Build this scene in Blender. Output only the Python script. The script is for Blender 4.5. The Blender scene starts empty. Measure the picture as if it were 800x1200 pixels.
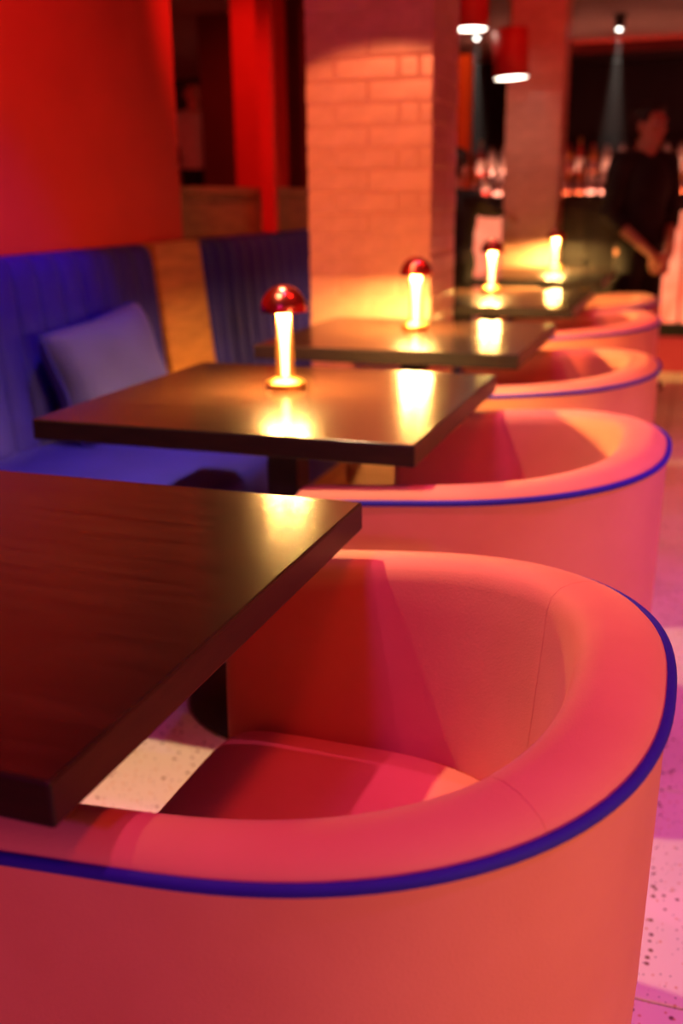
import bpy, bmesh, math, random
from mathutils import Vector, Matrix
random.seed(7)
PI = math.pi
C = bpy.context.scene.collection
sc = bpy.context.scene

# ------------------------------------------------------------------ camera, world, lights, exposure
CAM_H, F_PX = 1.17, 1172.4
PITCH, YAW, ROLL = map(math.radians, (17.409, 19.317, -0.676))
fwd = Vector((-math.sin(YAW)*math.cos(PITCH), math.cos(YAW)*math.cos(PITCH), -math.sin(PITCH)))
rt = Vector((math.cos(YAW), math.sin(YAW), 0)); up = rt.cross(fwd)
R_ = rt*math.cos(ROLL) + up*math.sin(ROLL); U_ = -rt*math.sin(ROLL) + up*math.cos(ROLL)
cam_d = bpy.data.cameras.new('camera'); cam = bpy.data.objects.new('camera', cam_d); C.objects.link(cam)
M = Matrix((R_, U_, -fwd)).transposed().to_4x4(); M.translation = (0, 0, CAM_H); cam.matrix_world = M
cam_d.sensor_fit = 'VERTICAL'; cam_d.sensor_height = 36; cam_d.sensor_width = 24; cam_d.lens = F_PX/1200*36
cam_d.clip_start = 0.02
cam_d.dof.use_dof = True; cam_d.dof.focus_distance = 1.12; cam_d.dof.aperture_fstop = 2.9
sc.camera = cam

w = bpy.data.worlds.new('world'); sc.world = w; w.use_nodes = True
w.node_tree.nodes['Background'].inputs[0].default_value = (1.0, 0.045, 0.035, 1)
w.node_tree.nodes['Background'].inputs[1].default_value = 0.56
sc.view_settings.view_transform = 'Standard'; sc.view_settings.look = 'None'
sc.view_settings.gamma = 1; sc.view_settings.use_curve_mapping = False; sc.view_settings.exposure = 0.0
sc.cycles.use_denoising = True; sc.cycles.max_bounces = 6; sc.cycles.sample_clamp_indirect = 4

CEIL = 2.5
def spot(name, loc, target, color, power, angle=60, blend=.3, size=.04):
    l = bpy.data.lights.new(name, 'SPOT'); l.color = color; l.energy = power
    l.spot_size = math.radians(angle); l.spot_blend = blend; l.shadow_soft_size = size
    o = bpy.data.objects.new(name, l); C.objects.link(o); o.location = loc
    o.rotation_euler = (Vector(target)-Vector(loc)).to_track_quat('-Z', 'Y').to_euler(); return o
MAGENTA = (1, .12, .40); WARM = (1, .66, .34); RED = (1, .045, .022); CRIMSON = (1, .05, .06)
for k in range(4):                                   # downlights above the tables, pairs, plus red seat fill
    spot('magenta_downlight', (-.76, .95+1.08*k, 2.42), (-.25, .98+1.06*k, .45), MAGENTA, 38, 62, .5, .02)
    spot('warm_downlight', (-1.16, 1.47+1.08*k, 2.42), (-.90, 1.50+1.06*k, 0), WARM, 165 if k < 3 else 80, 68, 1, .02)
    spot('red_seat_fill', (.10, 1.1+1.06*k, 2.42), (-.55, 1.05+1.06*k, .35), RED, 52, 42, .8, .12)  # added red fill, stands in for red ambient inside the chairs
spot('column_spot', (-1.75, .3, 2.40), (-1.06, 3.6, .86), (1, .25, .09), 430, 25, .10, .03)
spot('warm_right_fill', (2.4, -.3, 1.05), (-.1, 1.3, .42), (1, .50, .20), 150, 42, .6, .2)  # unseen warm fill added off to the right for the chair outsides
spot('warm_right_fill', (2.2, 1.2, 1.25), (-.1, 3.4, .18), (1, .50, .20), 125, 33, .6, .2)  # second added fill for the far chairs, aimed to miss the column
spot('violet_rear_spot', (-.6, -1.9, 2.35), (-.3, .7, .5), (.62, .05, .9), 55, 50, .8, .1)
spot('pink_column_spot', (-.95, 2.0, 2.40), (-1.12, 3.6, 2.0), (1, .08, .28), 9, 50, .8)
spot('violet_floor_spot', (1.5, 2.0, 2.42), (.55, 2.1, 0), (.55, .04, 1), 110, 60, .6)
spot('pink_floor_spot', (1.1, 4.4, 2.42), (.35, 4.2, 0), (1, .14, .45), 34, 60, .6)
spot('pink_near_spot', (1.0, .6, 2.42), (.5, .7, 0), (.55, .08, 1), 26, 60, .6)
spot('blue_bench_spot', (-1.15, 2.5, 2.42), (-1.80, 2.5, .55), (.05, .03, 1), 60, 46, .7)
spot('crimson_wall_wash', (-.9, 2.4, 2.40), (-1.97, 2.4, 1.15), CRIMSON, 34, 100, .9)
spot('red_post_wash', (-1.55, 3.1, 2.40), (-1.97, 4.7, 1.2), RED, 110, 46, .8)
spot('red_alcove_wash', (-2.6, 5.3, 2.42), (-2.85, 6.5, 1.6), RED, 60, 80, .6)
spot('red_pendant_wash', (-.3, 4.6, 2.42), (-1.15, 6.1, 1.9), RED, 42, 50, .6)
spot('orange_jamb_wash', (-1.45, 6.9, 2.42), (-1.66, 7.5, 1.6), (1, .25, .05), 14, 80, .6)

# ------------------------------------------------------------------ helpers
def mat(name): 
    m = bpy.data.materials.new(name); m.use_nodes = True
    nt = m.node_tree; return m, nt, nt.nodes['Principled BSDF']
def setp(b, **k):
    for n, v in k.items():
        n = n.replace('_', ' ')
        if isinstance(v, tuple) and len(v) == 3: v = v+(1,)
        b.inputs[n].default_value = v
def node(nt, t, **inp):
    n = nt.nodes.new(t)
    for k, v in inp.items(): n.inputs[k.replace('_', ' ')].default_value = v
    return n
def ramp(nt, fac, stops):
    r = nt.nodes.new('ShaderNodeValToRGB'); e = r.color_ramp.elements
    while len(e) < len(stops): e.new(.5)
    for i, (p, c) in enumerate(stops): e[i].position = p; e[i].color = c+(1,)
    nt.links.new(fac, r.inputs[0]); return r
def coords(nt, scale=(1,1,1), space='Object'):
    tc = nt.nodes.new('ShaderNodeTexCoord'); mp = nt.nodes.new('ShaderNodeMapping'); mp.inputs['Scale'].default_value = scale
    nt.links.new(tc.outputs[space], mp.inputs[0]); return mp.outputs[0]
def bump(nt, b, fac, strength, dist=.002):
    bn = node(nt, 'ShaderNodeBump', Strength=strength, Distance=dist); nt.links.new(fac, bn.inputs['Height']); nt.links.new(bn.outputs[0], b.inputs['Normal'])
def noisy(name, c1, c2, scale=6, stretch=(1,1,1), rough=.5, bstr=.0, bscale=None, detail=5, space='Object', **kw):
    m, nt, b = mat(name); v = coords(nt, stretch, space)
    n = node(nt, 'ShaderNodeTexNoise', Scale=scale, Detail=detail); nt.links.new(v, n.inputs[0])
    r = ramp(nt, n.outputs[0], [(.3, c1), (.7, c2)]); nt.links.new(r.outputs[0], b.inputs['Base Color'])
    setp(b, Roughness=rough, **kw)
    if bstr:
        n2 = node(nt, 'ShaderNodeTexNoise', Scale=bscale or scale*8, Detail=3); nt.links.new(v, n2.inputs[0]); bump(nt, b, n2.outputs[0], bstr)
    return m
def glow(name, col, s):
    m, nt, b = mat(name); setp(b, Base_Color=col, Emission_Color=col, Emission_Strength=s); return m

def velvet(name, c1, c2, sheen, tint):
    return noisy(name, c1, c2, 5, rough=.75, bstr=.25, bscale=420, Sheen_Weight=sheen, Sheen_Roughness=.4, Sheen_Tint=tint)
M_SALMON = velvet('salmon_velvet', (.74, .27, .18), (.82, .33, .23), .35, (1, .6, .5))
M_PIPE = velvet('blue_piping', (.010, .005, .40), (.016, .008, .50), .05, (.3, .3, 1))
M_BLUE = velvet('blue_velvet', (.007, .004, .25), (.014, .008, .36), .08, (.5, .45, 1))
M_PILLOW = velvet('pillow_velvet', (.036, .034, .19), (.05, .048, .26), .2, (.7, .6, 1))
M_TABLE = noisy('dark_table_wood', (.012, .0055, .0038), (.032, .0135, .0075), 2.6, (2.0, 22, 8), .20, .06, 18, 6, IOR=1.5, Coat_Weight=.35, Coat_Roughness=.16)
M_EDGE = noisy('dark_table_edge', (.006, .003, .0025), (.018, .007, .0045), 4, (4, 4, 30), .42, .1, 30, 6)
M_WOOD = noisy('honey_wood', (.42, .16, .035), (.64, .27, .07), 2.4, (4, 2, 14), .45, .1, 20, 7)
M_WOOD2 = noisy('brown_panel_wood', (.18, .065, .024), (.32, .125, .045), 2.2, (2, 3, 16), .5, .1, 20, 7)
M_BLACK = noisy('black_iron', (.006, .006, .006), (.014, .013, .013), 40, rough=.5, bstr=.2, bscale=200)
M_MAT_BLACK = noisy('black_laminate', (.010, .008, .008), (.02, .014, .012), 8, rough=.4)
M_BRASS = noisy('brushed_brass', (.80, .42, .12), (.95, .56, .20), 30, (1, 1, 6), .30, .05, 120, Metallic=1.0)
M_COPPER = noisy('copper_dome', (.62, .10, .08), (.72, .15, .11), 12, rough=.24, Metallic=1.0)
M_WHITE = noisy('white_enamel', (.85, .8, .72), (.9, .86, .8), 10, rough=.5)
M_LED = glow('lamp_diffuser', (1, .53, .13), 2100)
M_CORE = glow('stem_highlight', (1, .62, .20), 16)  # glow standing in for the LED highlight on the brass stem
def sleeve():
    m, nt, b = mat('see_through_brass'); setp(b, Base_Color=(.9, .5, .15), Metallic=1.0, Roughness=.3, Alpha=.45); return m  # brass made half transparent so the glowing core shows through
M_SLEEVE = sleeve()
M_REDSHADE = noisy('red_pendant_metal', (.42, .012, .010), (.5, .02, .014), 12, rough=.45)
M_PEND = glow('pendant_diffuser', (1, .9, .72), 9)
M_GLOWBAR = None

# ------------------------------------------------------------------ mesh helpers
def bm_obj(name, bm, m, parent=None, smooth=False, loc=None):
    me = bpy.data.meshes.new(name); bmesh.ops.recalc_face_normals(bm, faces=bm.faces[:]); bm.to_mesh(me); bm.free()
    if smooth:
        for p in me.polygons: p.use_smooth = True
    if m: me.materials.append(m)
    o = bpy.data.objects.new(name, me); C.objects.link(o)
    if parent: o.parent = parent
    if loc: o.location = loc
    return o
def box(bm, lo, hi, bev=0, seg=2):
    r = bmesh.ops.create_cube(bm, size=1); vs = r['verts']
    s = [hi[i]-lo[i] for i in range(3)]; c = [(hi[i]+lo[i])/2 for i in range(3)]
    for v in vs: v.co = Vector((v.co.x*s[0]+c[0], v.co.y*s[1]+c[1], v.co.z*s[2]+c[2]))
    if bev:
        es = list({e for v in vs for e in v.link_edges})
        bmesh.ops.bevel(bm, geom=es, offset=bev, segments=seg, profile=.5, affect='EDGES')
def box_obj(name, lo, hi, m, parent=None, bev=0, seg=2, smooth=False):
    bm = bmesh.new(); box(bm, lo, hi, bev, seg); return bm_obj(name, bm, m, parent, smooth)
def lathe(bm, prof, n=32, cx=0, cy=0, cap=False, rot=0):
    rings = []
    for r, z in prof:
        if r < 1e-6: rings.append([bm.verts.new((cx, cy, z))])
        else: rings.append([bm.verts.new((cx+r*math.cos(rot+2*PI*i/n), cy+r*math.sin(rot+2*PI*i/n), z)) for i in range(n)])
    for a, b in zip(rings, rings[1:]):
        for i in range(n):
            q = [a[i % len(a)], a[(i+1) % len(a)], b[(i+1) % len(b)], b[i % len(b)]]
            q = list(dict.fromkeys(q))
            if len(q) > 2: bm.faces.new(q)
    return rings
def lathe_obj(name, prof, m, parent=None, n=32, smooth=True, rot=0, loc=None):
    bm = bmesh.new(); lathe(bm, prof, n, rot=rot); return bm_obj(name, bm, m, parent, smooth, loc)
def tube(bm, pts, r, n=10, closed=False, rs=None):
    pts = [Vector(p) for p in pts]; rings = []
    nrm = None
    for i, p in enumerate(pts):
        t = (pts[min(i+1, len(pts)-1)]-pts[max(i-1, 0)]).normalized()
        if nrm is None: nrm = t.orthogonal().normalized()
        nrm = (nrm - t*nrm.dot(t)).normalized(); bn = t.cross(nrm)
        rr = rs[i] if rs else r
        rings.append([bm.verts.new(p+nrm*rr*math.cos(2*PI*k/n)+bn*rr*math.sin(2*PI*k/n)) for k in range(n)])
    for a, b in zip(rings, rings[1:]):
        for k in range(n): bm.faces.new((a[k], a[(k+1) % n], b[(k+1) % n], b[k]))
    bm.faces.new(rings[0][::-1]); bm.faces.new(rings[-1])
def thing(name, label, cat, loc=(0,0,0), rz=0, group=None):
    o = bpy.data.objects.new(name, None); C.objects.link(o); o.location = loc; o.rotation_euler = (0, 0, rz); o.empty_display_size = .1
    return tag(o, label, cat, group)
def tag(o, label, cat, group=None):
    o['label'] = label; o['category'] = cat
    if group: o['group'] = group
    return o
def struct(o, label=None): 
    o['kind'] = 'structure'
    if label: o['label'] = label
    return o
def copy_tree(o, parent=None):
    c = o.copy(); C.objects.link(c); c.parent = parent
    for ch in list(o.children): copy_tree(ch, c)
    return c

# ------------------------------------------------------------------ room shell
def terrazzo():
    m, nt, b = mat('terrazzo'); v = coords(nt, (1,1,1), 'Object')
    oi = nt.nodes.new('ShaderNodeObjectInfo'); ad = nt.nodes.new('ShaderNodeVectorMath'); ad.operation = 'ADD'
    sc_ = nt.nodes.new('ShaderNodeVectorMath'); sc_.operation = 'SCALE'; sc_.inputs['Scale'].default_value = 7.3
    nt.links.new(oi.outputs['Location'], sc_.inputs[0]); nt.links.new(v, ad.inputs[0]); nt.links.new(sc_.outputs[0], ad.inputs[1])
    col = None
    base = (.80, .72, .62, 1)
    for i, (s, thr, c) in enumerate([(52, .20, (.20, .12, .08)), (85, .19, (.60, .34, .16)), (120, .16, (.10, .09, .09))]):
        vo = node(nt, 'ShaderNodeTexVoronoi', Scale=s); nt.links.new(ad.outputs[0], vo.inputs[0])
        r = ramp(nt, vo.outputs['Distance'], [(thr, (1,1,1)), (thr+.05, (0,0,0))])
        sel = nt.nodes.new('ShaderNodeSeparateColor'); nt.links.new(vo.outputs['Color'], sel.inputs[0])
        lt = nt.nodes.new('ShaderNodeMath'); lt.operation = 'LESS_THAN'; lt.inputs[1].default_value = .38; nt.links.new(sel.outputs[0], lt.inputs[0])
        mu = nt.nodes.new('ShaderNodeMath'); mu.operation = 'MULTIPLY'; nt.links.new(r.outputs[0], mu.inputs[0]); nt.links.new(lt.outputs[0], mu.inputs[1])
        mx = nt.nodes.new('ShaderNodeMix'); mx.data_type = 'RGBA'; mx.inputs['B'].default_value = c+(1,)
        nt.links.new(mu.outputs[0], mx.inputs['Factor'])
        if col: nt.links.new(col, mx.inputs['A'])
        else: mx.inputs['A'].default_value = base
        col = mx.outputs['Result']
    nt.links.new(col, b.inputs['Base Color']); setp(b, Roughness=.32); return m
M_TERR = terrazzo()
M_GROUT = noisy('grout', (.16, .13, .11), (.2, .16, .14), 20, rough=.8)
floor = struct(box_obj('floor', (-8, -3, -.12), (4, 14, -.008), M_GROUT))
bm = bmesh.new(); box(bm, (-.298, -.298, -.012), (.298, .298, 0), .0015, 1); t0 = bm_obj('tile', bm, M_TERR, floor)
first = True
for i in range(-6, 4):
    for j in range(-2, 19):
        t = t0 if first else t0.copy()
        if not first: C.objects.link(t); t.parent = floor
        first = False; t.location = (i*.6+.22, j*.6+.41, 0)
M_CEIL = noisy('ceiling_paint', (.34, .20, .17), (.42, .25, .21), 3, rough=.8)
ceiling = struct(box_obj('ceiling', (-8, -3, CEIL), (4, 14, CEIL+.1), M_CEIL))

def red_wall_mat():
    m, nt, b = mat('red_wallpaper'); v = coords(nt, (1,1,1))
    n = node(nt, 'ShaderNodeTexNoise', Scale=2.5, Detail=4); nt.links.new(v, n.inputs[0])
    r = ramp(nt, n.outputs[0], [(.3, (.52, .030, .022)), (.7, (.62, .040, .030))])
    vo = node(nt, 'ShaderNodeTexVoronoi', Scale=4.2, Randomness=.15); nt.links.new(v, vo.inputs[0])
    k = ramp(nt, vo.outputs['Distance'], [(.06, (1,1,1)), (.15, (0,0,0))])
    mx = nt.nodes.new('ShaderNodeMix'); mx.data_type = 'RGBA'; mx.inputs['B'].default_value = (.70, .11, .06, 1)
    nt.links.new(k.outputs[0], mx.inputs['Factor']); nt.links.new(r.outputs[0], mx.inputs['A']); nt.links.new(mx.outputs['Result'], b.inputs['Base Color'])
    setp(b, Roughness=.7); return m
M_REDWALL = red_wall_mat()
M_RED = noisy('red_paint', (.50, .018, .012), (.60, .028, .018), 3, rough=.6)
M_MAROON = noisy('maroon_paint', (.08, .010, .010), (.11, .014, .013), 3, rough=.7)
M_DARK = noisy('dark_wall_paint', (.012, .008, .010), (.02, .012, .014), 3, rough=.7)
struct(box_obj('wall_left', (-2.12, -3, 0), (-1.985, 3.76, CEIL), M_REDWALL), 'red patterned wall above blue banquette')
hw = struct(box_obj('wall_partition', (-2.12, 3.76, 0), (-2.0, 6.4, 1.19), M_WOOD2), 'wooden half wall behind the far banquette')
box_obj('cap_rail', (-2.15, 3.765, 1.19), (-1.985, 6.42, 1.225), M_WOOD2, hw, .005)
struct(box_obj('trim_1', (-1.985, 4.56, 1.017), (-1.912, 4.60, CEIL), M_RED, bev=.004), 'slim red post in front of wooden half wall')
struct(box_obj('wall_far_left', (-8, 11.2, 0), (-1.75, 11.3, CEIL), M_DARK))
struct(box_obj('wall_alcove_left', (-3.74, 7.5, 0), (-3.38, 7.7, CEIL), M_MAROON), 'dark maroon wall pier')
struct(box_obj('wall_alcove_mid', (-3.0, 6.5, 0), (-2.72, 6.75, CEIL), M_RED), 'bright red wall pier beyond half wall')
struct(box_obj('wall_alcove_right', (-2.86, 7.1, 0), (-1.9, 7.25, CEIL), M_MAROON), 'dark maroon wall beside brick column')
struct(box_obj('trim_2', (-1.72, 7.5, 0), (-1.63, 7.6, 2.12), noisy('orange_paint', (.62, .10, .02), (.7, .13, .03), 4, rough=.6)), 'orange door jamb beside bar')
struct(box_obj('wall_back', (-1.75, 10.2, 0), (4, 10.3, CEIL), M_DARK))
plat = struct(box_obj('floor_platform', (-8, 8.2, -.008), (-3.9, 11.2, .50), M_MAT_BLACK), 'raised floor in the far room')

# ------------------------------------------------------------------ brick columns
def brick_mat():
    m, nt, b = mat('glazed_brick'); v = coords(nt, (1,1,1)); oi = nt.nodes.new('ShaderNodeObjectInfo')
    n = node(nt, 'ShaderNodeTexNoise', Scale=14, Detail=5); nt.links.new(v, n.inputs[0])
    mx = nt.nodes.new('ShaderNodeMath'); mx.operation = 'ADD'; nt.links.new(n.outputs[0], mx.inputs[0])
    ml = nt.nodes.new('ShaderNodeMath'); ml.operation = 'MULTIPLY'; ml.inputs[1].default_value = .35; nt.links.new(oi.outputs['Random'], ml.inputs[0]); nt.links.new(ml.outputs[0], mx.inputs[1])
    r = ramp(nt, mx.outputs[0], [(.4, (.62, .34, .24)), (.9, (.78, .46, .33))]); nt.links.new(r.outputs[0], b.inputs['Base Color'])
    bump(nt, b, n.outputs[0], .25, .004); setp(b, Roughness=.28); return m
M_BRICK = brick_mat(); M_MORTAR = noisy('mortar', (.66, .38, .28), (.76, .46, .34), 30, rough=.8)
CH, BL, J = .0745, .235, .006
brick_cache = {}
def brick_mesh(sx, sy):
    k = (round(sx, 3), round(sy, 3))
    if k not in brick_cache:
        bm = bmesh.new(); box(bm, (0, 0, 0), (sx, sy, CH-J), .004, 1); me = bpy.data.meshes.new('brick'); bm.to_mesh(me); bm.free(); me.materials.append(M_BRICK); brick_cache[k] = me
    return brick_cache[k]
def brick_column(x0, x1, y0, y1, label):
    c = thing('brick_column', label, 'column', ((x0+x1)/2, (y0+y1)/2, 0), 0, 'square brick columns')
    ox, oy = (x0+x1)/2, (y0+y1)/2
    g = .0035
    box_obj('mortar_core', (x0+g-ox, y0+g-oy, 0), (x1-g-ox, y1-g-oy, CEIL), M_MORTAR, c)
    nrow = int(CEIL/CH)
    T = .045
    def put(x, y, z, sx, sy):
        o = bpy.data.objects.new('brick', brick_mesh(sx, sy)); C.objects.link(o); o.parent = c
        o.location = (x-ox+random.uniform(-.0012, .0012), y-oy+random.uniform(-.0022, .0012), z)
    for r in range(nrow):
        z = r*CH+.002
        # front face runs over the full width on even rows, side face owns the corner on odd rows
        fx0, fx1 = x0, x1 - (0 if r % 2 == 0 else T+J)
        cuts = []
        x = fx0 + (BL if r % 2 == 0 else BL*.47)
        while x < fx1-.05: cuts.append(x); x += BL
        e = [fx0]+cuts+[fx1]
        for a, b in zip(e, e[1:]): put(a+(J/2 if a > fx0 else 0), y0, z, b-a-(J if (a > fx0 and b < fx1) else J/2), T)
        sy0 = y0 + (T+J if r % 2 == 0 else 0)
        cuts = []; y = sy0 + (BL*.47 if r % 2 == 0 else BL)
        while y < y1-.05: cuts.append(y); y += BL
        e = [sy0]+cuts+[y1]
        for a, b in zip(e, e[1:]): put(x1-T, a+(J/2 if a > sy0 else 0), z, T, b-a-(J if (a > sy0 and b < y1) else J/2))
    return c
brick_column(-1.378, -.912, 3.60, 3.985, 'peach glazed brick column behind the table lamp, standing by the dining tables')
brick_column(-1.19, -.855, 6.50, 6.80, 'dim red brick column standing in front of the bar')

# ------------------------------------------------------------------ banquettes
def banquette(y0, y1, label):
    b = thing('banquette', label, 'banquette', (-1.5, (y0+y1)/2, 0)); oy = (y0+y1)/2
    L = (y1-y0)/2
    box_obj('plinth', (-.40, -L, 0), (.30, L, .26), M_WOOD2, b, .005)
    box_obj('seat_rail', (.30, -L, .0), (.335, L, .30), M_WOOD, b, .004)
    bm = bmesh.new(); box(bm, (-.46, -L+.004, .26), (.37, L-.004, .455), .045, 4); bm_obj('seat_cushion', bm, M_BLUE, b, True)
    n = max(1, round((y1-y0)/.118)); wdt = (y1-y0)/n
    bm = bmesh.new(); prof = []
    seg = 10
    rows = []
    for (xo, z, k) in ((-.385, .40, 1), (-.388, .46, 1), (-.40, .60, 1), (-.415, .80, 1), (-.428, .95, 1), (-.435, .992, .8), (-.450, 1.012, .3), (-.475, 1.016, 0)):
        rows.append([(xo + .026*k*math.sqrt(max(0, 1-(2*i/seg-1)**2)), -wdt/2+wdt*i/seg, z) for i in range(seg+1)])
    vs = [[bm.verts.new(p) for p in r] for r in rows]
    for a, c in zip(vs, vs[1:]):
        for i in range(seg): bm.faces.new((a[i], a[i+1], c[i+1], c[i]))
    # closed back
    back = [[bm.verts.new((-.482, s*wdt/2, z)) for z in (.40, 1.012)] for s in (-1, 1)]
    bm.faces.new([r[0] for r in vs][::-1]+[back[0][0], back[0][1]]); bm.faces.new([r[-1] for r in vs]+[back[1][1], back[1][0]])
    bm.faces.new((back[0][0], back[1][0], back[1][1], back[0][1])); bm.faces.new(list(vs[-1])+[back[1][1], back[0][1]]); bm.faces.new(list(vs[0][::-1])+[back[0][0], back[1][0]])
    ch = bm_obj('back_channel', bm, M_BLUE, b, True)
    for i in range(n):
        o = ch if i == 0 else ch.copy()
        if i: C.objects.link(o); o.parent = b
        o.location = (0, -L+wdt*(i+.5), 0)
    return b
banquette(1.0, 3.385, 'royal blue velvet banquette with channelled back holding a cushion')
banquette(3.765, 5.5, 'shadowed navy banquette beyond the wooden divider, below the half wall')
dv = thing('divider_panel', 'honey wood divider panel between the two blue banquettes', 'panel', (-1.9, 3.575, 0))
bm = bmesh.new()
for y in (-.183, .183):
    pass
pts = [(-.085, 0), (.22, 0), (.22, .42), (.04, .455), (-.01, 1.018), (-.085, 1.018)]
va = [bm.verts.new((x, -.183, z)) for x, z in pts]; vb = [bm.verts.new((x, .183, z)) for x, z in pts]
bm.faces.new(va); bm.faces.new(vb[::-1])
for i in range(len(pts)): bm.faces.new((va[i], va[(i+1) % len(pts)], vb[(i+1) % len(pts)], vb[i]))
bmesh.ops.bevel(bm, geom=bm.edges[:], offset=.004, segments=2, affect='EDGES'); bm_obj('panel_board', bm, M_WOOD, dv)

def pillow(loc, rot, sx, sy, th, label):
    bm = bmesh.new(); n = 20; g = {}
    for s in (-1, 1):
        for i in range(n+1):
            for j in range(n+1):
                u, v = 2*i/n-1, 2*j/n-1
                e = (1-u**4)*(1-v**4); pin = 1-.07*(1-abs(u))*(v*v) ; pin2 = 1-.07*(1-abs(v))*(u*u)
                z = s*th*max(e, 0)**.45
                if (i in (0, n) or j in (0, n)) and s == 1: g[s, i, j] = g[-1, i, j]; continue
                g[s, i, j] = bm.verts.new((u*sx*pin2, v*sy*pin, z+.006*math.sin(5*u+3*v)*e))
        for i in range(n):
            for j in range(n):
                bm.faces.new((g[s, i, j], g[s, i+1, j], g[s, i+1, j+1], g[s, i, j+1]))
    t = thing('cushion', label, 'cushion', loc); 
    o = bm_obj('cushion_cover', bm, M_PILLOW, t, True); o.rotation_euler = rot
    bm = bmesh.new(); bnd = []
    N = 40
    for k in range(4*n+1):
        q = k % (4*n); s_, f = divmod(q, n); f = 2*f/n-1
        u, v = ((f, -1), (1, f), (-f, 1), (-1, -f))[s_]
        bnd.append((u*sx*(1-.07*(1-abs(v))*(u*u)), v*sy*(1-.07*(1-abs(u))*(v*v)), 0))
    tube(bm, bnd, .005, 6); p = bm_obj('seam_piping', bm, M_BLUE, o, True)
    return t
pillow((-1.765, 2.80, .640), (math.radians(90-16), math.radians(-5), math.radians(90)), .275, .185, .085, 'plump blue velvet cushion leaning on the banquette back')

# ------------------------------------------------------------------ dining tables
def dining_table(xr, y0, W, D, label):
    cx, cy = xr-W/2, y0+D/2
    t = thing('dining_table', label, 'table', (cx, cy, 0), 0, 'dark wooden dining tables in a row')
    bm = bmesh.new(); box(bm, (-W/2, -D/2, .708), (W/2, D/2, .75), .0035, 2); o = bm_obj('table_top', bm, M_TABLE, t)
    o.data.materials.append(M_EDGE)
    for p in o.data.polygons:
        if abs(p.normal.z) < .5: p.material_index = 1
    box_obj('pedestal', (-.038, -.038, .025), (.038, .038, .70), M_BLACK, t, .004)
    box_obj('mount_plate', (-.20, -.20, .698), (.20, .20, .708), M_BLACK, t, .002)
    lathe_obj('base_plate', [(0, 0), (.255, 0), (.26, .006), (.25, .016), (.10, .026), (.06, .034), (0, .034)], M_BLACK, t, 48)
    return t
TW, TD = .803, .769
dining_table(-.430, .551, TW, TD, 'dark wooden table without a lamp, at the salmon armchair with empty seat in full view')
dining_table(-.448, 1.675, TW, TD, 'dark wooden table with a lamp, beside the blue cushion')
dining_table(-.449, 2.781, TW, TD, 'dark wooden table with a lamp, pushed up against the brick column')
dining_table(-.448, 4.04, TW, .82, 'dark wooden table with a lamp, just past the brick column')
dining_table(-.46, 5.42, .70, .95, 'dark wooden table with a lamp, nearest the bar')

# ------------------------------------------------------------------ table lamps
def make_lamp():
    t = thing('table_lamp', '', 'lamp', (0,0,0), 0, 'mushroom table lamps')
    lathe_obj('base', [(0, 0), (.046, 0), (.047, .002), (.047, .015), (.043, .019), (.026, .026), (0, .026)], M_BRASS, t, 8, False, PI/8)
    lathe_obj('stem', [(.0225, .024), (.0215, .06), (.019, .12), (.0172, .172), (.0172, .182)], M_SLEEVE, t, 32)
    lathe_obj('stem_highlight_core', [(0, .027), (.0075, .028), (.0085, .09), (.0125, .145), (.0160, .176), (0, .178)], M_CORE, t, 24)  # added glowing taper, imitates light reflected by the metal stem
    prof = [(.0535, .176)]
    for k in range(0, 13):
        a = k/12*PI/2; prof.append((.0535*math.cos(a), .178+.058*math.sin(a)))
    prof[-1] = (0, .236)
    inner = [(.051*math.cos(k/10*PI/2), .178+.054*math.sin(k/10*PI/2)) for k in range(10, -1, -1)]; inner[0] = (0, .232)
    bm = bmesh.new(); lathe(bm, prof+[], 40); d = bm_obj('shade', bm, M_COPPER, t, True)
    bm = bmesh.new(); lathe(bm, inner+[(.0535, .176)], 40); bm_obj('shade_lining', bm, M_WHITE, d, True)
    bm = bmesh.new(); r0, r1, z = .0176, .047, .181
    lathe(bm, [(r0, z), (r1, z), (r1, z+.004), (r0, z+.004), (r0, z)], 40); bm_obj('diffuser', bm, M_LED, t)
    return t
lamp = make_lamp()
for i, (x, y, lb) in enumerate([(-.882, 2.135, 'glowing brass lamp with copper dome on the table beside the blue cushion'),
                       (-.874, 3.262, 'glowing brass lamp with copper dome on the table against the brick column'),
                       (-.900, 4.70, 'glowing brass lamp with copper dome on the table just past the brick column'),
                       (-.815, 6.24, 'small glowing brass lamp with copper dome on the table nearest the bar')]):
    o = lamp if i == 0 else copy_tree(lamp); o.location = (x, y, .75); o['label'] = lb

# ------------------------------------------------------------------ tub armchairs
A_, BX, NEXP = .394, .405, 2.45
XF = -.235                                            # arm front, relative to the centre of the curved back
def plan(t):                                          # t in 0..1 along the U, returns point and inward normal
    Lst = -XF; Lc = 2.1*.40*1.25
    tot = 2*Lst+Lc*1.2
    s = t*tot
    if s < Lst: return Vector((XF+s, -A_)), Vector((0, 1))
    if s > tot-Lst: return Vector((-(s-(tot-Lst)), A_)), Vector((0, -1))
    a = -PI/2 + PI*(s-Lst)/(tot-2*Lst)
    c, d = math.cos(a), math.sin(a)
    p = Vector((BX*abs(c)**(2/NEXP)*(1 if c > 0 else -1), A_*abs(d)**(2/NEXP)*(1 if d > 0 else -1)))
    g = Vector((abs(p.x/BX)**(NEXP-1)/BX, (1 if p.y > 0 else -1)*abs(p.y/A_)**(NEXP-1)/A_)); g.normalize()
    return p, -g
def zp(x): return .682 + .085*(x-BX)
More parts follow.
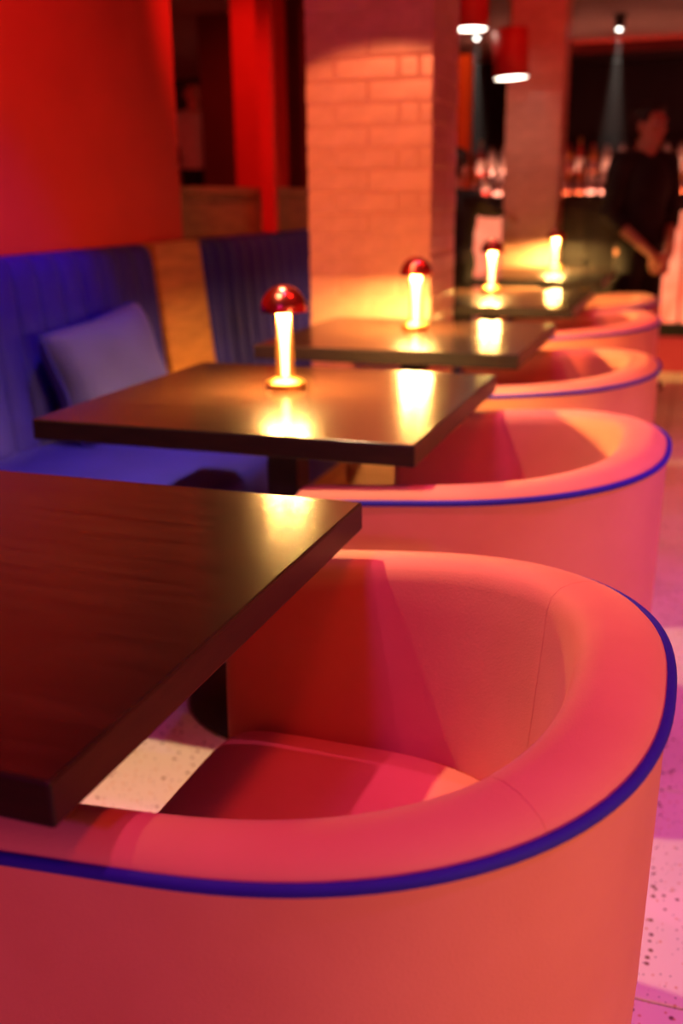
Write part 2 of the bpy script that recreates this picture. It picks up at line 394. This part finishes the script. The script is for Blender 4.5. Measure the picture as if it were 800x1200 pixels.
SEC = [(.030, 'b', .045), (.012, 'b', .10), (.004, 'b', .35), (.000, 'p', -.03), (.000, 'p', -.004), (.002, 'p', .004), (.009, 'p', .012), (.022, 'p', .018), (.038, 'p', .022),
       (.058, 'p', .022), (.074, 'p', .018), (.086, 'p', .007), (.091, 'p', -.010), (.095, 'p', -.06), (.112, 'b', .44), (.116, 'b', .30), (.116, 'b', .16), (.09, 'b', .045)]
def section(t, push=0, shrink=0):
    p, n = plan(t); z0 = zp(p.x); pts = []
    cz = .36
    for o, k, v in SEC:
        z = v if k == 'b' else z0+v
        oo = o*(.86+.26*max(0, p.x/BX)**1.5)
        oo = oo+(.058-oo)*shrink; zz = z+(cz-z)*shrink*.25
        q = p+n*oo
        pts.append(Vector((q.x-push, q.y, zz)))
    return pts
def make_chair():
    t = thing('tub_armchair', '', 'armchair', (0,0,0), 0, 'salmon tub armchairs in a row')
    bm = bmesh.new(); N = 84
    secs = [section(0, .022, .45), section(0, .017, .18), section(0, .008, .04)]+[section(i/N) for i in range(N+1)]+[section(1, .008, .04), section(1, .017, .18), section(1, .022, .45)]
    vs = [[bm.verts.new(p) for p in s] for s in secs]; m = len(SEC)
    for a, b in zip(vs, vs[1:]):
        for k in range(m): bm.faces.new((a[k], a[(k+1) % m], b[(k+1) % m], b[k]))
    bm.faces.new(vs[0]); bm.faces.new(vs[-1][::-1])
    bm_obj('shell', bm, M_SALMON, t, True)
    bm = bmesh.new(); pts = []
    for i in range(N+1):
        p, n = plan(i/N); q = p-n*.0015; pts.append((q.x, q.y, zp(p.x)+.001))
    a, b = Vector(pts[0]), Vector(pts[-1])
    pts = [(a.x-.020, a.y+.006, a.z-.10), (a.x-.021, a.y+.004, a.z-.05), (a.x-.015, a.y+.001, a.z-.012)]+pts+[(b.x-.015, b.y-.001, b.z-.012), (b.x-.021, b.y-.004, b.z-.05), (b.x-.020, b.y-.006, b.z-.10)]
    tube(bm, pts, .0058, 10); bm_obj('piping', bm, M_PIPE, t, True)
    # crease seams where arms meet the back
    for tt in (.335, .665):
        sp = [p for p, (o, k, v) in zip(section(tt), SEC)][5:15]
        bm = bmesh.new(); tube(bm, sp, .0005, 6); bm_obj('seam', bm, M_SALMON, t, True)
    # seat cushion
    bm = bmesh.new(); NS = 64; ring = []
    outl = []
    x0, x1, hw_ = XF-.005, BX-.122, A_-.100
    for i in range(NS):
        a = 2*PI*i/NS; c, d = math.cos(a), math.sin(a); e = 2/(2.6 if c > 0 else 9)
        outl.append(Vector(((x1 if c > 0 else -x0)*abs(c)**e*(1 if c > 0 else -1), hw_*abs(d)**(2/(2.6 if c > 0 else 9))*(1 if d > 0 else -1))))
    rows = [(.97, .20), (1.0, .24), (1.0, .335), (.985, .365), (.955, .382), (.90, .394), (.7, .404), (.4, .409), (.0, .411)]
    prev = None
    for k, z in rows:
        r = [bm.verts.new((p.x*k, p.y*k, z)) for p in outl] if k > 0 else [bm.verts.new((0, 0, z))]
        if prev:
            for i in range(NS):
                q = list(dict.fromkeys([prev[i], prev[(i+1) % NS], r[(i+1) % len(r)], r[i % len(r)]]))
                bm.faces.new(q)
        else: bm.faces.new(r[::-1])
        prev = r
    bm_obj('seat_cushion', bm, M_SALMON, t, True)
    bm = bmesh.new(); prev = None
    for k, z in ((.94, .03), (.95, .04), (.95, .20)):
        r = [bm.verts.new((p.x*k, p.y*k, z)) for p in outl]
        if prev:
            for i in range(NS): bm.faces.new((prev[i], prev[(i+1) % NS], r[(i+1) % NS], r[i]))
        else: bm.faces.new(r[::-1])
        prev = r
    bm.faces.new(prev); bm_obj('seat_frame', bm, M_SALMON, t)
    for sx, sy in ((-.08, -.30), (-.08, .30), (.27, -.20), (.27, .20)):
        lathe_obj('foot', [(0, 0), (.016, 0), (.022, .05), (0, .05)], M_BLACK, t, 16, loc=(sx, sy, 0))
    return t
chair = make_chair()
for i, (xr, yc, rz, lb) in enumerate([
        (.010, .982, 0, 'salmon velvet tub armchair with vivid blue piping, at the table without a lamp'),
        (-.026, 2.053, 0, 'salmon velvet tub armchair with blue piping, at the table beside the blue cushion'),
        (-.084, 3.08, 0, 'salmon velvet tub armchair at the table pushed against the brick column'),
        (-.130, 4.27, 0, 'salmon velvet tub armchair at the table just past the brick column'),
        (-.166, 5.10, 0, 'salmon velvet tub armchair right in front of the standing person in black shirt')]):
    o = chair if i == 0 else copy_tree(chair)
    o.location = (xr-BX, yc, 0); o.rotation_euler = (0, 0, math.radians(rz)); o['label'] = lb

# ------------------------------------------------------------------ pendants and ceiling spots
def pendant(x, y, zb, tilt, label):
    t = thing('pendant_lamp', label, 'lamp', (x, y, zb), 0, 'red cylinder pendant lamps')
    r, h = .098, .25
    s = lathe_obj('shade', [(0, h), (r-.004, h), (r, h-.004), (r, 0), (r-.006, 0), (r-.006, h-.012), (0, h-.012)], M_REDSHADE, t, 40); 
    d = lathe_obj('diffuser', [(0, .004), (r-.007, .004), (r-.007, .016), (0, .016)], M_PEND, t, 40)
    for o in (s, d): o.rotation_euler = (0, math.radians(tilt), 0)
    bm = bmesh.new(); tube(bm, [(h*math.sin(math.radians(tilt)), 0, h-.01), (h*math.sin(math.radians(tilt)), 0, CEIL-zb-.02)], .004, 8); bm_obj('cord', bm, M_BLACK, t, True)
    lathe_obj('ceiling_rose', [(0, CEIL-zb), (.05, CEIL-zb), (.045, CEIL-zb-.025), (0, CEIL-zb-.025)], M_REDSHADE, t, 24, loc=(h*math.sin(math.radians(tilt)), 0, 0))
    return t
pendant(-1.312, 6.0, 2.055, 0, 'red cylinder pendant lamp hanging high beside the glazed brick column')
pendant(-1.075, 6.0, 1.795, -3, 'red cylinder pendant lamp hanging lower in front of the dim brick column')
M_SPOTGLASS = glow('spot_lens', (1, .95, .85), 14)
def ceiling_spot(x, y, label, target):
    t = thing('ceiling_spotlight', label, 'spotlight', (x, y, CEIL), 0, 'ceiling spotlights over the bar')
    lathe_obj('canopy', [(0, 0), (.05, 0), (.05, -.015), (0, -.015)], M_BLACK, t, 24)
    b = lathe_obj('housing', [(0, -.01), (.035, -.015), (.038, -.10), (.034, -.105), (.031, -.095), (0, -.095)], M_BLACK, t, 24)
    lathe_obj('lens', [(0, -.115), (.010, -.112), (.016, -.106), (.020, -.098), (.020, -.096), (0, -.096)], M_SPOTGLASS, t, 24)
    l = spot('bar_beam', (x, y, CEIL-.14), (x, y, 0), (1, .86, .72), 60, 17, .5, .02)
    return t
ceiling_spot(-.742, 8.75, 'small white ceiling spotlight with a visible beam above the bar bottles', None)
ceiling_spot(-1.86, 8.75, 'small white ceiling spotlight with beam beside the orange door jamb', None)

# ------------------------------------------------------------------ bar
def panel_mat():
    m, nt, b = mat('backlit_onyx'); v = coords(nt, (1,1,1))
    n = node(nt, 'ShaderNodeTexNoise', Scale=3.5, Detail=6, Distortion=1.2); nt.links.new(v, n.inputs[0])
    r = ramp(nt, n.outputs[0], [(.3, (1, .17, .085)), (.7, (1, .33, .18))]); nt.links.new(r.outputs[0], b.inputs['Base Color']); nt.links.new(r.outputs[0], b.inputs['Emission Color'])
    setp(b, Emission_Strength=1.0, Roughness=.3); return m
M_ONYX = panel_mat()
BY = 7.2
bar = thing('bar_counter', 'long bar counter with glowing red front panels and black top', 'bar', (-.6, BY, 0))
box_obj('counter_top', (-2.2, -.06, 1.07), (3.2, .62, 1.11), M_MAT_BLACK, bar, .006)
box_obj('carcass', (-2.15, .04, .0), (3.1, .58, 1.07), M_MAT_BLACK, bar)
pw = .86
for k in range(6):
    x0 = -2.13+k*(pw+.02)
    box_obj('front_panel', (x0, 0, .34), (x0+pw, .04, 1.065), M_ONYX, bar, .004)
M_REDPL = glow('red_plinth_glow', (1, .05, .03), .4); M_REDPL.node_tree.nodes['Principled BSDF'].inputs['Base Color'].default_value = (.15, .01, .01, 1)
box_obj('lit_plinth', (-2.15, .02, .0), (3.1, .06, .25), M_REDPL, bar)
box_obj('kick_rail', (-2.15, -.03, .25), (3.1, .04, .335), M_BLACK, bar, .004)
st = thing('service_station', 'tall dark cabinet in front of the bar beside the brick column', 'cabinet', (-.72, 6.9, 0))
box_obj('body', (-.16, -.12, .06), (.23, .17, 1.12), M_MAT_BLACK, st, .006)
box_obj('top', (-.18, -.14, 1.12), (.25, .19, 1.15), M_MAT_BLACK, st, .005)
box_obj('plinth', (-.15, -.10, 0), (.22, .16, .06), M_BLACK, st)
for s in (0, 1):
    d = box_obj('door', (-.155+s*.195, -.138, .10), (.030+s*.195, -.12, 1.09), M_MAT_BLACK, st, .004)
    box_obj('handle', (.012+s*.033, -.155, .55), (.020+s*.033, -.138, .70), M_BRASS, d, .002)

# back bar
bb = thing('back_bar_shelf', 'dark back bar with lit bottle shelves against the wall', 'shelf', (-.5, 9.75, 0))
box_obj('cabinet', (-1.9, -.25, 0), (3, .3, 1.14), M_MAT_BLACK, bb)
M_STRIP = glow('shelf_led', (1, .36, .24), 42)
for z, dy in ((1.17, -.22), (1.345, -.06)):
    box_obj('shelf_board', (-1.9, dy, z-.03), (3, .3 if z < 1.2 else .3, z), M_MAT_BLACK, bb, .003)
    box_obj('led_strip', (-1.88, dy+.008, z), (2.98, dy+.022, z+.006), M_STRIP, bb)
    box_obj('shelf_lip', (-1.9, dy-.012, z-.035), (3, dy, z+.014), M_MAT_BLACK, bb, .002)
box_obj('back_panel', (-1.9, .30, 1.14), (3, .34, 1.62), M_MAT_BLACK, bb)
def glass(name, c, tr, rough=.15):
    m, nt, b = mat(name); setp(b, Base_Color=c, Roughness=rough, Transmission_Weight=tr, IOR=1.3); return m
GL = [glass('clear_glass', (.95, .80, .75), .35), glass('amber_glass', (.75, .25, .10), .35), glass('red_glass', (.75, .08, .07), .3), glass('white_glass', (.9, .72, .66), .1)]
CAPS = [noisy('cap_black', (.02, .02, .02), (.03, .03, .03), 10), noisy('cap_red', (.5, .03, .03), (.6, .05, .04), 10), noisy('cap_gold', (.7, .4, .12), (.8, .5, .2), 10, Metallic=.8, rough=.4)]
LABM = [noisy('paper_label', (.75, .65, .55), (.85, .75, .65), 20), noisy('dark_label', (.12, .03, .03), (.2, .05, .05), 20)]
def bottle_proto(k):
    r, h, sh = [(.037, .30, .19), (.040, .27, .17), (.032, .32, .20), (.042, .24, .16)][k]
    t = thing('bottle', '', 'bottle', (0,0,0))
    lathe_obj('glass_body', [(0, 0), (r*.9, 0), (r, .006), (r, sh), (r*.85, sh+.02), (.015, sh+.05), (.013, h-.02), (0, h-.02)], GL[k], t, 16)
    lathe_obj('cap', [(.0145, h-.045), (.0155, h-.04), (.0155, h), (0, h)], CAPS[k % 3], t, 12)
    lathe_obj('paper_label', [(r+.0008, .04), (r+.0008, sh-.05)], LABM[k % 2], t, 16)
    return t
protos = [bottle_proto(k) for k in range(4)]; usedp = [False]*4
BKIND = ['clear bottle with pale label', 'squat amber bottle', 'tall slim red bottle', 'short frosted white bottle']
def put_bottle(x, y, z, k, where):
    o = protos[k] if not usedp[k] else copy_tree(protos[k]); usedp[k] = True
    o.location = (x, y, z); o.rotation_euler = (0, 0, random.uniform(0, 6)); sh = 'upper' if z > 1.3 else 'lower'
    o['label'] = BKIND[k]+' on the %s bar shelf %s' % (sh, where); o['group'] = BKIND[k].split()[1 if k else 0]+' bottles on the %s shelf %s' % (sh, where)
def where(x): return 'beside the orange jamb' if x < -1.66 else 'behind the brick column' if x < -1.34 else 'above the dark cabinet' if x < -.80 else 'behind the standing person' if x < -.42 else 'past the standing person'
for y, z, step, kinds in ((9.60, 1.17, (.098, .135), (0, 1, 2, 3)), (9.77, 1.345, (.10, .14), (0, 0, 1, 2))):
    x = -2.27
    while x < .55:
        put_bottle(x, y+random.uniform(-.01, .01), z, random.choice(kinds), where(x)); x += random.uniform(*step)
# red cove strip under the ceiling
cv = thing('cove_light', 'red glowing light cove along the top of the dark bar wall', 'light strip', (0, 10.15, 2.38))
box_obj('profile', (-1.7, -.05, -.05), (3.9, .05, 0), M_MAT_BLACK, cv)
box_obj('lip', (-1.7, -.062, -.05), (3.9, -.05, .018), M_MAT_BLACK, cv)
box_obj('led_strip', (-1.7, -.045, .0), (3.9, -.02, .010), glow('red_led', (1, .04, .02), 12), cv)

# ------------------------------------------------------------------ people
def ell(bm, c, r, rot=None, seg=16):
    res = bmesh.ops.create_uvsphere(bm, u_segments=seg, v_segments=seg//2+2, radius=1)
    mt = Matrix.Translation(Vector(c)) @ (rot.to_matrix().to_4x4() if rot else Matrix()) @ Matrix.Diagonal((r[0], r[1], r[2], 1))
    bmesh.ops.transform(bm, matrix=mt, verts=res['verts'])
def capsule(bm, a, b, ra, rb, seg=14):
    a, b = Vector(a), Vector(b); n = 6; pts, rs = [], []
    d = (b-a).normalized()
    for k in range(4): s = math.sin(k/4*PI/2); pts.append(a-d*ra*math.cos(k/4*PI/2)*.999); rs.append(max(ra*s, .001))
    for k in range(n+1): pts.append(a.lerp(b, k/n)); rs.append(ra+(rb-ra)*k/n)
    for k in range(1, 5): pts.append(b+d*rb*math.sin(k/4*PI/2)*.999); rs.append(max(rb*math.cos(k/4*PI/2), .001))
    tube(bm, pts, 0, seg, rs=rs)
def remesh(o, vox, it=6):
    m = o.modifiers.new('remesh', 'REMESH'); m.mode = 'VOXEL'; m.voxel_size = vox; m.use_smooth_shade = True
    s = o.modifiers.new('smooth', 'SMOOTH'); s.factor = .5; s.iterations = it
M_SKIN = noisy('skin', (.50, .22, .15), (.58, .27, .19), 8, rough=.5, Subsurface_Weight=.05)
M_CLOTH = noisy('black_cloth', (.007, .006, .008), (.014, .011, .014), 12, rough=.85, bstr=.3, bscale=60)
M_TROUS = noisy('black_trouser_cloth', (.006, .005, .006), (.01, .009, .01), 12, rough=.9, bstr=.3, bscale=60)
M_HAIR = noisy('black_hair', (.004, .003, .003), (.012, .009, .008), 30, (1, 1, 6), .45, .5, 90)
M_SHIRTW = noisy('white_cloth', (.68, .62, .62), (.76, .7, .7), 12, rough=.85)
M_EYE = noisy('eye_white', (.7, .66, .6), (.75, .7, .65), 10, rough=.2); M_IRIS = noisy('iris', (.02, .012, .01), (.03, .016, .012), 10, rough=.2)
M_LIP = noisy('lip', (.42, .12, .10), (.48, .15, .12), 10, rough=.5)

def hand(bm, wrist, dirv, palmn, curl=.5, s=1.0):
    """palm and five curled fingers as capsules; dirv along the fingers, palmn out of the palm"""
    d = Vector(dirv).normalized(); n = Vector(palmn); n = (n-d*n.dot(d)).normalized(); sd = d.cross(n)
    wv = Vector(wrist)
    for k in range(4):
        off = (k-1.5)*.019*s
        a = wv+d*.02*s+sd*off*.7; b = wv+d*.088*s+sd*off
        capsule(bm, a, b, .0135*s, .0115*s, 8)
        L = (.070, .080, .074, .058)[k]*s
        p = b; ang = 0
        for j, fr in enumerate((.45, .32, .25)):
            ang += curl*(.55, .75, .55)[j]
            q = p+(d*math.cos(ang)+n*math.sin(ang))*L*fr
            capsule(bm, p, q, (.0098-.0008*j)*s, (.0090-.0008*j)*s, 8); p = q
    p = wv+d*.028*s-sd*.026*s
    for j, (ff, ss, nn) in enumerate(((.6, -.6, .35), (.85, -.25, .5), (.9, .1, .5))):
        q = p+(d*ff+sd*ss+n*nn).normalized()*(.042, .032, .026)[j]*s
        capsule(bm, p, q, (.0135, .0115, .0105)[j]*s, (.0115, .0105, .009)[j]*s, 8); p = q

def head(bm_skin, c, f, tiltup=0):
    """skull, jaw, nose, ears; c = centre of the head, f = facing unit vector (xy). returns frame"""
    c = Vector(c); f = Vector(f).normalized(); s = Vector((0, 0, 1)).cross(f); u = Vector((0, 0, 1))
    q = Matrix((f, s, u)).transposed().to_quaternion()
    P = lambda a, b, z: c+f*a+s*b+u*z
    ell(bm_skin, P(-.012, 0, .028), (.098, .078, .092), q); ell(bm_skin, P(.018, 0, -.035), (.072, .062, .082), q)
    ell(bm_skin, P(.060, 0, -.092), (.024, .028, .022), q)
    capsule(bm_skin, P(.082, 0, .012), P(.104, 0, -.026), .009, .015, 8); ell(bm_skin, P(.094, .012, -.030), (.012, .009, .009), q); ell(bm_skin, P(.094, -.012, -.030), (.012, .009, .009), q)
    for sg in (-1, 1):
        ell(bm_skin, P(-.008, sg*.080, -.008), (.019, .009, .032), q)
        ell(bm_skin, P(.076, sg*.032, .030), (.014, .026, .010), q)
        ell(bm_skin, P(.056, sg*.040, -.028), (.024, .022, .022), q)
    return P, q
def face_parts(P, q, t, hair_style='short'):
    for sg in (-1, 1):
        bm = bmesh.new(); ell(bm, P(.077, sg*.031, .008), (.011, .014, .009), q, 12); e = bm_obj('eye', bm, M_EYE, t, True)
        bm = bmesh.new(); ell(bm, P(.0865, sg*.031, .008), (.003, .006, .006), q, 10); bm_obj('iris', bm, M_IRIS, e, True)
        bm = bmesh.new(); capsule(bm, P(.089, sg*.016, .030), P(.078, sg*.047, .032), .0045, .003, 8); bm_obj('eyebrow', bm, M_HAIR, t, True)
    bm = bmesh.new(); capsule(bm, P(.084, -.020, -.060), P(.091, 0, -.059), .0045, .006, 8); capsule(bm, P(.091, 0, -.059), P(.084, .020, -.060), .006, .0045, 8); bm_obj('mouth', bm, M_LIP, t, True)
    bm = bmesh.new()
    ell(bm, P(-.030, 0, .050), (.098, .086, .088), q, 20); ell(bm, P(.020, 0, .098), (.074, .068, .036), q, 16); ell(bm, P(-.055, 0, .000), (.060, .074, .075), q, 16)
    for sg in (-1, 1): ell(bm, P(.012, sg*.070, .052), (.035, .014, .042), q, 12)
    for k in range(9): ell(bm, P(.052-.01*abs(k-4)/4, (k-4)*.015, .088+.006*(k % 2)), (.022, .014, .020), q, 8)
    h = bm_obj('hair', bm, M_HAIR, t, True); remesh(h, .006, 3)

def person(loc, label, J, face, shirt_mat, trouser_mat, sleeve=1.0, apron=None, group=None):
    """J: joint dict in metres relative to loc (feet on z=0)."""
    t = thing('person', label, 'person', loc, 0, group)
    V = {k: Vector(v) for k, v in J.items()}
    bm = bmesh.new()
    P, q = head(bm, V['head'], face)
    capsule(bm, V['neck'], V['head']+Vector((0, 0, -.05)), .060, .052)
    capsule(bm, V['chest'], V['neck'], .085, .056); capsule(bm, V['pelvis'], V['chest'], .11, .10)
    for sd in 'LR':
        capsule(bm, V['sh'+sd], V['el'+sd], .047, .038); capsule(bm, V['el'+sd], V['wr'+sd], .040, .027)
        d = (V['wr'+sd]-V['el'+sd]).normalized(); hd = V.get('hd'+sd, d)
        hand(bm, V['wr'+sd], hd, V.get('pn'+sd, Vector((0, 0, -1))), .55, .98)
        capsule(bm, V['chest'], V['sh'+sd], .07, .05)
        capsule(bm, V['hip'+sd], V['kn'+sd], .075, .052); capsule(bm, V['kn'+sd], V['an'+sd], .050, .036)
        capsule(bm, V['pelvis'], V['hip'+sd], .10, .075)
    b = bm_obj('body', bm, M_SKIN, t, True); remesh(b, .0055, 4)
    face_parts(P, q, t)
    bm = bmesh.new()
    f = Vector(J['face_body']).normalized(); s = Vector((0, 0, 1)).cross(f); qb = Matrix((f, s, Vector((0, 0, 1)))).transposed().to_quaternion()
    ell(bm, V['chest']+Vector((0, 0, -.02)), (.128, .172, .19), qb, 20); ell(bm, V['chest'].lerp(V['pelvis'], .5), (.118, .155, .20), qb, 20); ell(bm, V['pelvis']+Vector((0, 0, .02)), (.122, .165, .13), qb, 20)
    for sd in 'LR':
        capsule(bm, V['neck']+Vector((0, 0, -.045)), V['sh'+sd], .064, .066); capsule(bm, V['sh'+sd], V['el'+sd], .068, .056)
        if sleeve > 0: capsule(bm, V['el'+sd], V['el'+sd].lerp(V['wr'+sd], sleeve), .056, .050 if sleeve < .9 else .042)
    o = bm_obj('shirt', bm, shirt_mat, t, True); remesh(o, .010, 5)
    bm = bmesh.new()
    for sg in (-1, 1):
        a0 = V['neck']+Vector((0, 0, .010))-f*.045+s*sg*.02; a1 = V['neck']+s*sg*.064+Vector((0, 0, -.002)); a2 = V['neck']+f*.085+s*sg*.032+Vector((0, 0, -.060))
        capsule(bm, a0, a1, .017, .016, 8); capsule(bm, a1, a2, .018, .013, 8)
    bm_obj('collar', bm, shirt_mat, o, True)
    bm = bmesh.new()
    ell(bm, V['pelvis'], (.124, .168, .12), qb, 20)
    for sd in 'LR':
        capsule(bm, V['pelvis'].lerp(V['hip'+sd], .7), V['kn'+sd], .100, .072); capsule(bm, V['kn'+sd], V['an'+sd]+Vector((0, 0, .02)), .072, .062)
    o = bm_obj('trousers', bm, trouser_mat, t, True); remesh(o, .012, 5)
    for sd in 'LR':
        bm = bmesh.new(); a = V['an'+sd]
        capsule(bm, Vector((a.x, a.y, .042))-f*.035, Vector((a.x, a.y, .036))+f*.15, .041, .034); 
        for v in bm.verts: v.co.z = max(v.co.z, 0)
        bm_obj('shoe', bm, M_BLACK, t, True)
    return t
def stance(f, H=1.67, lean=Vector((0,0,0))):
    f = Vector(f).normalized(); s = Vector((0, 0, 1)).cross(f); k = H/1.72     # s = person's left
    Z = lambda z: Vector((0, 0, z*k))
    J = dict(face_body=f, pelvis=Z(.93), chest=Z(1.28)+lean*.6, neck=Z(1.455)+lean*.9, head=Z(1.605)+f*.025+lean)
    for sd, g in (('L', 1), ('R', -1)):
        J['sh'+sd] = Z(1.395)+s*g*.175*k+lean*.8; J['hip'+sd] = Z(.88)+s*g*.09*k; J['kn'+sd] = Z(.48)+s*g*.10*k+f*.01; J['an'+sd] = Z(.08)+s*g*.105*k
    return J, f, s, Z
# waiter, hands joined in front
J, f, s, Z = stance((.62, -.78, 0), 1.665)
for sd, g in (('L', 1), ('R', -1)):
    J['el'+sd] = Z(1.09)+s*g*.225+f*(-.01); J['wr'+sd] = Z(.865)+s*g*.060+f*.215
    J['hd'+sd] = (-s*g*.55+f*.35-Vector((0, 0, .75))); J['pn'+sd] = -f*.7-s*g*.4
person((-.355, 6.52, 0), 'person in black shirt with rolled sleeves standing with hands joined in front', J, (.80, -.60, 0), M_CLOTH, M_TROUS, .28)
# second person at the bar, arm reaching out
J, f, s, Z = stance((.35, .94, 0), 1.45, Vector((-.02, .06, -.03)))
J['elR'] = J['shR']+Vector((.05, .13, -.05)); J['wrR'] = J['elR']+Vector((.07, .08, -.02)); J['pnR'] = Vector((0, 0, -1))
J['elL'] = J['shL']+Vector((-.10, .06, -.24)); J['wrL'] = J['elL']+Vector((.02, .20, .06)); J['pnL'] = Vector((0, 0, -1))
person((-1.43, 6.14, 0), 'person in black clothes leaning at the bar with one arm stretched out', J, (.3, .95, 0), M_CLOTH, M_TROUS, 1.0)
# distant person in white shirt beyond the half wall
J, f, s, Z = stance((.5, -.8, 0), 1.72)
for sd, g in (('L', 1), ('R', -1)):
    J['el'+sd] = Z(1.10)+s*g*.24; J['wr'+sd] = Z(.90)+s*g*.22+f*.12; J['pn'+sd] = -s*g
person((-4.56, 9.0, .50), 'distant person in white shirt and black trousers standing beyond the red wall', J, (.6, -.8, 0), M_SHIRTW, M_TROUS, 1.0)

# ------------------------------------------------------------------ haze in the bar spotlights
def haze():
    m = bpy.data.materials.new('haze'); m.use_nodes = True; nt = m.node_tree; nt.nodes.clear()
    v = nt.nodes.new('ShaderNodeVolumeScatter'); v.inputs['Density'].default_value = .22; v.inputs['Anisotropy'].default_value = .2
    o = nt.nodes.new('ShaderNodeOutputMaterial'); nt.links.new(v.outputs[0], o.inputs['Volume']); return m
M_HAZE = haze()
for x in (-.742, -1.86):
    o = lathe_obj('beam_haze', [(0, 0), (.03, 0), (.155, -.85), (0, -.85)], M_HAZE, None, 32, loc=(x, 8.75, CEIL-.145))
    o['kind'] = 'stuff'; tag(o, 'thin haze lit by the ceiling spotlight above the %s' % ('bar bottles' if x > -1 else 'bar beside the orange jamb'), 'haze')
